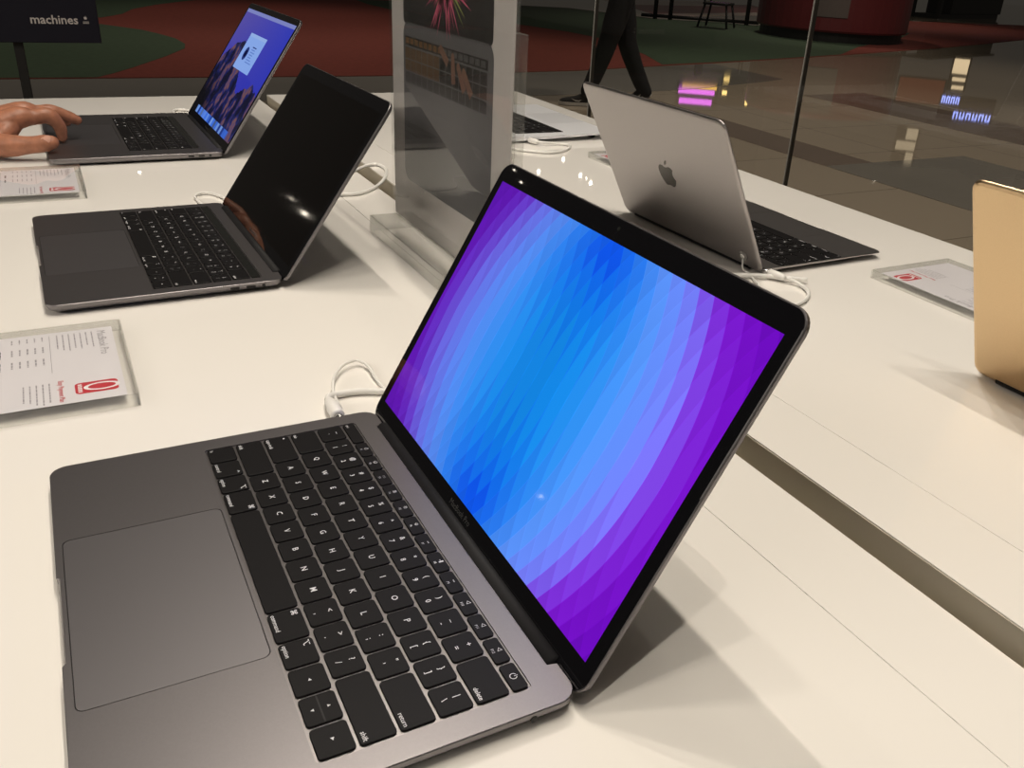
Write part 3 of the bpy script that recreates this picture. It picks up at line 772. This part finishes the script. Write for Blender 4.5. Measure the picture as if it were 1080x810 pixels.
def nail(px, py, pz, dirv, nrmv, l, w):
    d = Vector(dirv).normalized(); n_ = Vector(nrmv); n_ = (n_-d*n_.dot(d)).normalized(); s_ = d.cross(n_)
    c = Vector((px-hx, py-hyy, pz)); q = MB(); rings = []
    vs = []; fs = []; nu, nv = 6, 6
    for i in range(nu+1):
        for j in range(nv+1):
            u = i/nu*2-1; v = j/nv*2-1
            k = sqrt(max(0, 1-abs(u)**3.0))
            vs.append(tuple(c+d*u*l/2+s_*v*k*w/2-n_*(v*k)**2*w*.22))
    for i in range(nu):
        for j in range(nv): fs.append([i*(nv+1)+j, (i+1)*(nv+1)+j, (i+1)*(nv+1)+j+1, i*(nv+1)+j+1])
    q.add(vs, fs, 0, True); q.build('nail', MT['nail'], hand)
nail(-.5532, -.4055, .0345, (.10, 1, .10), (.72, -.05, .69), .0135, .0125)
nail(-.6550, -.3600, .0465, (-.1, 1, -.6), (.25, .5, .85), .0095, .0085)

# ------------------------------------------------------------------ the mall beyond
fl = MB(); fl.poly([(-45, -16, 0), (8, -16, 0), (8, 45, 0), (-45, 45, 0)])
floor = fl.build('floor', MT['floor']); tag(floor, kind='structure')
def patch(name, pts, z, m, parent=None):
    q = MB(); n = len(pts)
    V, F = fill_with_holes(pts, [], z); q.add(V, F)
    q.add([(p[0], p[1], 0.0) for p in pts]+[(p[0], p[1], z) for p in pts], [[i, (i+1) % n, n+(i+1) % n, n+i] for i in range(n)])
    return q.build(name, m, parent)
near_edge = [(-7.75, -6), (-7.75, 0), (-7.75, 1.5), (-7.76, 2.53), (-7.97, 4.24), (-8.05, 4.9), (-8.39, 6.14), (-8.70, 7.35), (-9.08, 8.75), (-9.62, 10.6), (-10.85, 14.4), (-12.57, 19), (-14.2, 25)]
far_edge = [(-17.0, 25), (-17.2, 22), (-17.4, 20.4), (-16.2, 17), (-15.0, 14.6), (-14.6, 13.0), (-15.3, 12.6), (-15.6, 11.3), (-17.0, 11.0), (-18.4, 10.6), (-18.9, 9.0), (-19.5, 5), (-19.5, -6)]
carpet = empty('carpet', (0, 0, 0)); tag(carpet, 'large dark red carpet with wavy green areas on the mall floor', 'carpet')
patch('red_area', near_edge+far_edge, .006, MT['carpet_red'], carpet)
patch('green_area', [(-7.76, -5.9), (-7.77, .02), (-8.0, .16), (-8.374, .354), (-9.21, .743), (-9.9, 1.02), (-10.32, 1.085), (-10.9, 1.06), (-11.4, .94), (-11.84, .80), (-12.49, .39), (-12.9, -.6), (-12.6, -5.9)], .008, MT['carpet_green'], carpet)
patch('green_area', [(-13.1, -5.9), (-13.2, -.4), (-13.44, .46), (-14.1, .78), (-15.0, 1.0), (-16.0, 1.45), (-16.87, 1.95), (-18.5, 3.03), (-19.4, 3.8), (-19.4, -5.9)], .008, MT['carpet_green'], carpet)
patch('green_area', [(-18.86, 5.69), (-17.6, 5.55), (-16.44, 5.58), (-15.04, 6.34), (-13.9, 6.93), (-12.54, 7.29), (-11.42, 7.33), (-9.52, 6.76), (-8.50, 6.33), (-8.73, 7.35), (-9.11, 8.75), (-9.62, 10.45), (-10.7, 11.93), (-12.5, 15.0), (-13.6, 16.5), (-15.1, 14.6), (-14.65, 13.0), (-15.35, 12.55), (-15.65, 11.25), (-17.0, 10.95), (-18.35, 10.55), (-18.85, 9.0)], .008, MT['carpet_green'], carpet)
# tile inlays of the polished floor
patch('floor_band', [(-7.73, -6), (-6.46, -6), (-6.46, 3.88), (-6.58, 5.0), (-6.74, 5.67), (-7.1, 6.8), (-7.25, 7.17), (-8.62, 7.2), (-8.36, 6.14), (-8.02, 4.9), (-7.95, 4.24), (-7.74, 2.53)], .002, MT['bandgrey'], floor)
patch('floor_band', [(-6.16, 6.47), (6, 6.47), (6, 7.37), (-6.22, 7.38)], .002, MT['band'], floor)
patch('floor_band', [(-9.0, 4.13), (-3.42, 4.13), (-3.42, 4.57), (-6.44, 4.57), (-6.44, 4.13)][1:], .002, MT['band'], floor)
patch('floor_band', [(-3.42, 4.13), (6, 4.13), (6, 5.51), (-3.42, 5.51)], .0025, MT['bandgrey'], floor)
patch('floor_stripe', [(-17.3, 12.2), (-21.2, 13.6), (-22.5, 19.5), (-18.2, 17)], .002, MT['stripe_red'], floor)
patch('floor_stripe', [(-16.6, 12.0), (-17.3, 12.2), (-18.9, 16.6), (-18.0, 16.4)], .003, MT['stripe_white'], floor)
patch('floor_stripe', [(-20.4, 13.3), (-22.6, 14), (-23.6, 18.3), (-21.2, 17.3)], .003, MT['stripe_white'], floor)

# glass partition between shop and mall
gy = 1.0; gx = [-2.21, -1.373, -.524, .33, 1.18]
for i in range(4):
    q = MB(); q.box(gx[i]+.002, gx[i+1]-.002, gy-.006, gy+.006, .012, 2.7)
    w = q.build('window_%d' % (i+1), MT['glass']); tag(w, kind='structure')
    q = MB(); q.box(gx[i+1]-.0022, gx[i+1]-.0008, gy-.0062, gy+.0062, .012, 2.7); q.build('glass_edge', MT['jointl'], w)
    q = MB(); q.box(gx[i+1]-.0008, gx[i+1]+.0012, gy-.004, gy+.0055, .012, 2.7); q.build('glass_joint', MT['joint'], w)
q = MB(); q.box(gx[0], gx[-1], gy-.02, gy+.02, 0, .012); tag(q.build('trim_1', MT['pole']), kind='structure')

# dark sign board on a post
bd = empty('sign_board', (-3.0, -.45, 0)); tag(bd, 'dark navy sign board with pale lettering on a black post', 'sign board')
q = MB(); q.box(-.012, .012, -.275, .275, .785, 1.30, 0, .004); pn = q.build('panel', MT['board'], bd)
RM = Matrix(((0, 0, 1, .0125), (1, 0, 0, 0), (0, 1, 0, 0), (0, 0, 0, 1)))
q = MB(); q.text('machines', .0420, .051, .851, 0, 0, 'LEFT', 'BOTTOM_BASELINE', RM, bold=.0006); q.build('lettering', MT['boardtext'], pn)
q = MB(); bo, le = logo_outline(.014)
for pts in (bo, le): q.poly([tuple(RM @ Vector((x+.232, y+.873, .0002))) for x, y in pts])
for k in range(2): q.poly([tuple(RM @ Vector(v)) for v in ((.222, .858-k*.005, 0), (.242, .858-k*.005, 0), (.242, .860-k*.005, 0), (.222, .860-k*.005, 0))])
q.build('emblem', MT['boardtext'], pn)
q = MB(); q.box(-.035, -.0122, -.016, .016, .018, 1.25, 0, .003); q.build('post', MT['pole'], bd)
q = MB(); q.loft([rrect(.34, .34, .03, 5, 0, 0, i) for i in (0, 0, .006)], [0, .012, .018]); q.build('foot_plate', MT['pole'], bd)

# person walking by
pr = empty('person', (-5.83, 3.95, 0)); tag(pr, 'person in loose black trousers and black shoes striding past behind the glass', 'person')
O = Vector((-5.83, 3.95, 0)); nd = Vector((-.857, .515, 0)); rt = Vector((.476, .879, 0))
def P(lat, dep, h, r): v = rt*lat+nd*dep; return (v.x, v.y, h, r)
pel = P(0, 0, .96, .150)
def Q(w, r): return (w[0]-O.x, w[1]-O.y, w[2], r)
trs = [[pel, P(.0, -.085, .90, .105), P(-.045, -.085, .70, .098), P(-.10, -.08, .50, .082), P(-.17, -.075, .28, .070), P(-.235, -.07, .125, .060)],
       [pel, P(.0, .085, .90, .105), P(.045, .085, .68, .098), P(.085, .09, .50, .082), P(.20, .10, .25, .070), P(.275, .10, .12, .060)],
       [pel, P(0, 0, 1.06, .145)]]
skinned('trousers', trs, MT['cloth'], pr, 2, .016, 4)
trunk = [[P(0, 0, 1.00, .13), P(-.01, 0, 1.2, .145), P(-.015, 0, 1.38, .15), P(-.02, 0, 1.47, .075), P(-.03, 0, 1.54, .055)],
         [P(-.015, 0, 1.38, .15), P(-.02, -.19, 1.42, .065), P(.05, -.23, 1.17, .050), P(-.17, -.16, 1.20, .042)],
         [P(-.015, 0, 1.38, .15), P(-.02, .19, 1.42, .065), P(.03, .23, 1.18, .050), P(-.19, .14, 1.24, .042)]]
skinned('shirt', trunk, mat('dark_shirt', (.02, .02, .025), .9), pr, 2, .016, 3)
def hand_ch(b):
    lat, dep, h = b; c = [P(lat+.04, dep, h-.005, .026), P(lat, dep, h, .028), P(lat-.04, dep, h+.01, .026)]
    L_ = [c]
    for k in range(4): L_.append([c[2], P(lat-.085, dep-.02+.014*k, h+.03+.012*k, .010), P(lat-.105+abs(k-1.5)*.006, dep-.01+.014*k, h+.055+.012*k, .009)])
    L_.append([c[1], P(lat-.03, dep, h+.045, .011), P(lat-.055, dep, h+.07, .010)])
    return L_
body = [[P(-.03, 0, 1.50, .052), P(-.035, 0, 1.57, .055), P(-.05, 0, 1.66, .088), P(-.05, 0, 1.73, .085)], [P(-.05, 0, 1.66, .088), P(-.145, 0, 1.645, .018)], [P(-.05, 0, 1.66, .088), P(-.04, -.09, 1.655, .016)], [P(-.05, 0, 1.66, .088), P(-.04, .09, 1.655, .016)]]
skinned('body', body, MT['skin'], pr, 2, .010, 3)
for b in ((-.21, -.12, 1.21), (-.24, .10, 1.25)): skinned('hand', hand_ch(b), MT['skin'], pr, 2, .006, 3)
skinned('hair', [[P(-.02, 0, 1.73, .098), P(.01, 0, 1.69, .085), P(.02, 0, 1.63, .06)]], MT['hair'], pr, 2, .012, 2)
def shoe(lat, dep, h, pitch):
    root = empty('shoe'); root.parent = pr
    v = rt*lat+nd*dep; root.location = (v.x, v.y, h)
    root.rotation_euler = Euler((0, pitch, atan2(-rt.y, -rt.x)), 'XYZ')
    def sect(x, w, top):     # closed section across the shoe
        return [(x, w*cos(a), max(.022, .022+top*max(0, sin(a)))) for a in [pi*k/8 for k in range(9)]]
    q = MB(); rings = [sect(x, w, t) for x, w, t in ((-.105, .020, .050), (-.09, .034, .074), (-.05, .038, .085), (-.01, .039, .072), (.05, .045, .050), (.11, .046, .038), (.15, .036, .028), (.168, .016, .014))]
    q.rings3(rings, 0, True); up_ = q.build('shoe_upper', MT['shoe'], root, fix=True)
    q = MB(); ol = [(x, w) for x, w in ((-.112, .0), (-.10, .028), (-.06, .040), (0, .042), (.06, .049), (.12, .049), (.16, .034), (.176, 0))]
    ring = ol+[(x, -w) for x, w in reversed(ol[1:-1])]
    q.loft([ring, ring], [0, .026]); q.build('shoe_sole', MT['sole'], root, fix=True)
    q = MB(); sw = [(-.02, .050), (.0, .034), (.03, .036), (.075, .060), (.03, .046), (.005, .044)]
    q.poly([(x, -.0462, z) for x, z in sw]); q.poly([(x, .0462, z) for x, z in sw])
    q.build('shoe_stripe', MT['sole'], root)
    return root
shoe(-.30, -.07, .004, 0)
shoe(.235, .10, .055, radians(24))

# round red kiosk
kd = empty('round_kiosk', (-12.35, 12.85, 0)); tag(kd, 'round dark red kiosk on a black plinth standing on the carpet', 'kiosk')
circ = lambda r, n=48: [(r*cos(2*pi*i/n), r*sin(2*pi*i/n)) for i in range(n)]
q = MB(); q.loft([circ(1.30), circ(1.30)], [.009, .17]); q.build('plinth', MT['pole'], kd)
q = MB(); q.loft([circ(1.36), circ(1.38), circ(1.38), circ(1.34)], [.17, .20, 1.25, 1.3]); q.build('drum', MT['drum'], kd)
q = MB(); a0, a1 = radians(-58), radians(-34)
arc = [(1.385*cos(a0+(a1-a0)*i/8), 1.385*sin(a0+(a1-a0)*i/8)) for i in range(9)]; arc2 = [(x*1.008, y*1.008) for x, y in arc]
q.loft([arc+arc2[::-1]]*2, [.42, 1.2]); q.build('grey_panel', MT['drumgrey'], kd)
# black barrier rail
br = empty('barrier_rail', (-15.2, 11.95, 0)); tag(br, 'low black barrier rail at the far edge of the green carpet', 'barrier')
d0, d1 = Vector((-.75, -.98, 0)), Vector((.7, 1.0, 0))
q = MB(); q.cyl(d0+Vector((0, 0, .07)), d1+Vector((0, 0, .07)), .035, n=10); q.build('base_rail', MT['pole'], br)
q = MB(); q.cyl(d0+Vector((0, 0, .95)), d1+Vector((0, 0, .95)), .03, n=10); q.build('top_rail', MT['pole'], br)
for t in (.12, .25, .9):
    p = d0.lerp(d1, t); q = MB(); q.cyl(p+Vector((0, 0, .009)), p+Vector((0, 0, .95)), .045, n=10); q.build('post', MT['pole'], br)
# black chairs near the kiosk
def chair(label, x, y, rz, sc=1.0):
    r = empty('chair', (x, y, 0), rz); tag(r, label, 'chair', 'black chairs on the carpet')
    q = MB(); q.loft([rrect(.44*sc, .44*sc, .05, 4, 0, 0, i) for i in (.01, 0, 0, .01)], [.43, .44, .465, .475]); q.build('seat', MT['pole'], r)
    q = MB(); q.loft([rrect(.42*sc, .03, .012, 3, 0, .215*sc)]*2, [.50, .88]); q.build('backrest', MT['pole'], r)
    for sx in (-1, 1):
        for sy in (-1, 1):
            q = MB(); q.tube([(sx*.25*sc, sy*.25*sc, .03), (sx*.18*sc, sy*.18*sc, .44)], .022, 8); q.build('leg', MT['pole'], r)
        q = MB(); q.tube([(sx*.18*sc, .19*sc, .44), (sx*.18*sc, .215*sc, .86)], .016, 8); q.build('back_post', MT['pole'], r)
    return r
chair('black chair standing left of the round red kiosk', -13.75, 11.25, 2.2, 1.15)
# black counter at the far right
ct = empty('counter', (-19.6, 25.2, 0)); tag(ct, 'long black counter far away at the top right', 'counter')
ca = atan2(4.6, -1.1)
ct.rotation_euler = (0, 0, ca)
q = MB(); q.box(-1.0, 2.6, -.4, .4, .12, 1.1, 0, .03); q.build('body', MT['pole'], ct)
q = MB(); q.box(-1.9, 2.7, -.5, .5, 1.1, 1.16, 0, .02); q.build('worktop', MT['pole'], ct)
for lx in (-1.8,):
    for ly in (-.42, .42):
        q = MB(); q.box(lx-.07, lx+.07, ly-.06, ly+.06, 0, 1.1); q.build('leg', MT['pole'], ct)
q = MB(); q.box(-1.8, 2.5, -.36, .36, 0, .12); q.build('plinth', MT['pole'], ct)

# ------------------------------------------------------------------ lamps and lit signs of the mall (they show as reflections)
def lamp(x, y, z, r, face):
    o = empty('downlight', (x, y, z)); tag(o, 'small round mall lamp out of the picture, seen only as a reflection', 'lamp', 'small mall lamps')
    o.rotation_euler = (Vector(face)-Vector((x, y, z))).to_track_quat('Z', 'Y').to_euler()
    ci = lambda rr: [(rr*cos(2*pi*i/20), rr*sin(2*pi*i/20)) for i in range(20)]
    q = MB(); q.loft([ci(r*1.5), ci(r*1.5), ci(r*1.25)], [-.08, -.002, 0]); q.build('housing', MT['pole'], o)
    q = MB(); q.loft([ci(r), ci(r)], [.0005, .004]); q.build('lens', MT['disc'], o)
LZ = 2.3
for px_, py_, sx, sy in ((-.396, .361, -4.124, 2.369), (-.324, .276, -3.9, 2.103), (-.284, .33, -3.775, 2.272), (-.265, .328, -3.716, 2.265), (-.236, .321, -3.624, 2.242), (-.472, -.295, -4.362, .321)):
    lamp(px_+sx*LZ, py_+sy*LZ, ZT+LZ, .022, (px_, py_, ZT))
for p, d, t, r in (((.577, -.198, .056), (-.726, -.683, .078), 14, .020), ((.383, -.124, .184), (-.872, -.41, .266), 8, .009), ((.399, -.127, .179), (-.866, -.424, .265), 9, .011),
                   ((.025, -.183, .062), (-.926, -.355, .132), 14, .032), ((-.029, -.183, .063), (-.933, -.337, .127), 14, .014)):
    lamp(p[0]+d[0]*t, p[1]+d[1]*t, p[2]+d[2]*t+ZT, r, (p[0], p[1], p[2]+ZT))

def shop_sign(label, hit, dr, dist, shapes, mats):
    """lit sign standing where its mirror image in the polished floor is seen"""
    h = Vector((hit[0], hit[1], 0)); d = Vector(dr); d = d/sqrt(d.x**2+d.y**2)
    c = h+d*dist
    o = empty('shop_sign', c); tag(o, label, 'lit sign', 'lit shop signs across the mall')
    fwd = Vector((-d.x, -d.y, 0)).normalized()
    o.rotation_euler = (pi/2, 0, atan2(fwd.x, -fwd.y))
    q = MB()
    for (x0, x1, y0, y1, mi) in shapes: q.box(x0, x1, y0, y1, 0, .03, mi)
    q.build('lit_letters', mats, o)
    xs = [s[0] for s in shapes]+[s[1] for s in shapes]; ys = [s[2] for s in shapes]+[s[3] for s in shapes]
    q = MB(); q.box(min(xs)-.05, max(xs)+.05, min(ys)-.05, max(ys)+.05, -.08, -.005); q.build('backing', MT['pole'], o)
PK = emit_mat('pink_tube', lin(235, 110, 240), 2.2); YE = emit_mat('yellow_tube', lin(255, 200, 90), 1.6); BW = emit_mat('blue_white_letters', lin(150, 165, 255), 3.2); WW = emit_mat('warm_panel', lin(255, 225, 180), 1.1); OR = emit_mat('orange_panel', lin(190, 90, 50), .16)
shop_sign('pink neon shop sign reflected in the floor', (-6.16, 5.1), (-.783, .608, .133), 14, [(-.42, .38, .02, .15, 0), (-.46, .42, -.20, -.09, 0), (-.38, .46, -.30, -.22, 1)], [PK, YE])
bw = []
for i in range(6):
    x0 = -.62+i*.165
    bw += [(x0, x0+.035, .02, .2, 0), (x0+.085, x0+.12, .02, .2, 0), (x0, x0+.12, (.165 if i % 2 else .02), (.2 if i % 2 else .055), 0)]
for i in range(4):
    x0 = -1.0+i*.12
    bw += [(x0, x0+.03, -.36, -.18, 0), (x0+.06, x0+.09, -.36, -.18, 0), (x0, x0+.09, -.36, -.33, 0)]
shop_sign('blue white letter sign reflected in the floor', (-5.03, 8.62), (-.61, .784, .111), 17, [(a+0, b, c_+.27, d_+.27, e_) for a, b, c_, d_, e_ in bw], [BW])
shop_sign('warm lit shop window reflected high on the floor', (-7.6, 10.6), (-.607, .791, .08), 15, [(-.2, .2, -.3, .1, 0), (-.15, .2, .2, .3, 0), (-.12, .2, .42, .52, 0)], [WW])
shop_sign('tall warm light strip reflected in the floor', (-6.69, 8.26), (-.657, .747, .104), 17, [(-.07, .03, -.5, .3, 0)], [WW])
shop_sign('dim orange shopfront panel reflected in the floor', (-6.1, 8.3), (-.639, .762, .106), 17, [(-.55, .65, -.35, .3, 0)], [OR])
shop_sign('pale louvred panel reflected near the table', (-4.09, 5.7), (-.628, .764, .15), 15, [(-.28, .15, .1, .3, 0), (-.1, .15, -.2, .05, 0), (-.02, .15, .35, .6, 0)], [emit_mat('cream_panel', lin(255, 230, 190), .6)])
shop_sign('small bright yellow lamps reflected beside the pink sign', (-6.2, 5.85), (-.754, .645, .125), 14, [(-.03, .04, -.25, .25, 0), (-.62, -.5, -.05, .05, 0), (-.62, -.48, -.36, -.28, 0)], [emit_mat('yel_lamp', lin(255, 215, 130), 3)])

# ------------------------------------------------------------------ light
def spot(x, y, p, z=2.2, size=2.2, rad=.014, col=(1, .90, .765), aim=None):
    l = bpy.data.lights.new('ceiling_spot', 'SPOT'); l.energy = p; l.spot_size = size; l.spot_blend = .5
    l.shadow_soft_size = rad; l.color = col
    o = link('ceiling_spot', l, None, (x, y, ZT+z))
    if aim: o.rotation_euler = (Vector((x, y, ZT+z))-Vector(aim)).to_track_quat('Z', 'Y').to_euler()
K = 23
for x, y, q_ in ((1.16, -.37, 1.05), (.74, -.21, .9), (.27, -.21, .55), (.99, .09, 1.1), (.67, .09, .65), (.31, .09, .7), (-.33, .11, 1.5), (-.62, .12, 1.6), (-.55, -.25, .35), (.36, .51, .12), (-.62, .40, .45)):
    spot(x, y, K*q_)
# wide soft fill light added on the customers' side to brighten the poster
al = bpy.data.lights.new('front_fill', 'AREA'); al.shape = 'RECTANGLE'; al.size = 3.2; al.size_y = 1.2; al.energy = 45; al.color = (1, .90, .78)
o = link('front_fill', al, None, (.6, -3.0, 2.6)); o.rotation_euler = (Vector((.6, -3.0, 2.6))-Vector((0, 0, 1.0))).to_track_quat('Z', 'Y').to_euler()
# added fill spots for the mall floor, aimed down and away from the table
for x, y, p_ in ((-9.5, -1.5, .72), (-8.5, 4.5, .9), (-7.5, 9.5, 1.1), (-13.5, 12, .9), (-13.5, 2.5, .75), (-3.2, 5.2, 1.7), (-17, 19, .9)):
    l = bpy.data.lights.new('mall_fill', 'SPOT'); l.energy = 430*p_; l.spot_size = radians(82); l.spot_blend = .9; l.shadow_soft_size = .25; l.color = (1, .86, .70)
    link('mall_fill', l, None, (x, y, 6.5))
wd = bpy.data.worlds.new('World'); SC.world = wd; wd.use_nodes = True
bg = wd.node_tree.nodes['Background']; bg.inputs[0].default_value = (1, .88, .74, 1); bg.inputs[1].default_value = .038

l = bpy.data.lights.new('kiosk_fill', 'SPOT'); l.energy = 420; l.spot_size = radians(34); l.spot_blend = .8; l.shadow_soft_size = .2; l.color = (1, .86, .72)  # added spot that brightens the otherwise unlit front of the kiosk
o = link('kiosk_fill', l, None, (-6.5, 9.0, 5.5)); o.rotation_euler = (Vector((-6.5, 9.0, 5.5))-Vector((-11.8, 12.3, .5))).to_track_quat('Z', 'Y').to_euler()

# ------------------------------------------------------------------ camera
cd = bpy.data.cameras.new('Camera'); cam = link('Camera', cd)
r_ = Vector((.4754, .8778, .0582)); u_ = Vector((-.408, .1613, .8986)); f_ = Vector((-.7794, .451, -.4349))
cam.matrix_world = Matrix(((r_.x, u_.x, -f_.x, .92528), (r_.y, u_.y, -f_.y, -.39759), (r_.z, u_.z, -f_.z, ZT+.32036), (0, 0, 0, 1)))
cd.sensor_fit = 'HORIZONTAL'; cd.sensor_width = 36; cd.lens = 935.608/1080*36
cd.shift_x = -42.014/1080; cd.shift_y = -5.678/1080
cd.clip_start = .02; cd.clip_end = 200
SC.camera = cam
vs = SC.view_settings; vs.view_transform = 'Standard'; vs.look = 'None'; vs.exposure = 0; vs.gamma = 1; vs.use_curve_mapping = False
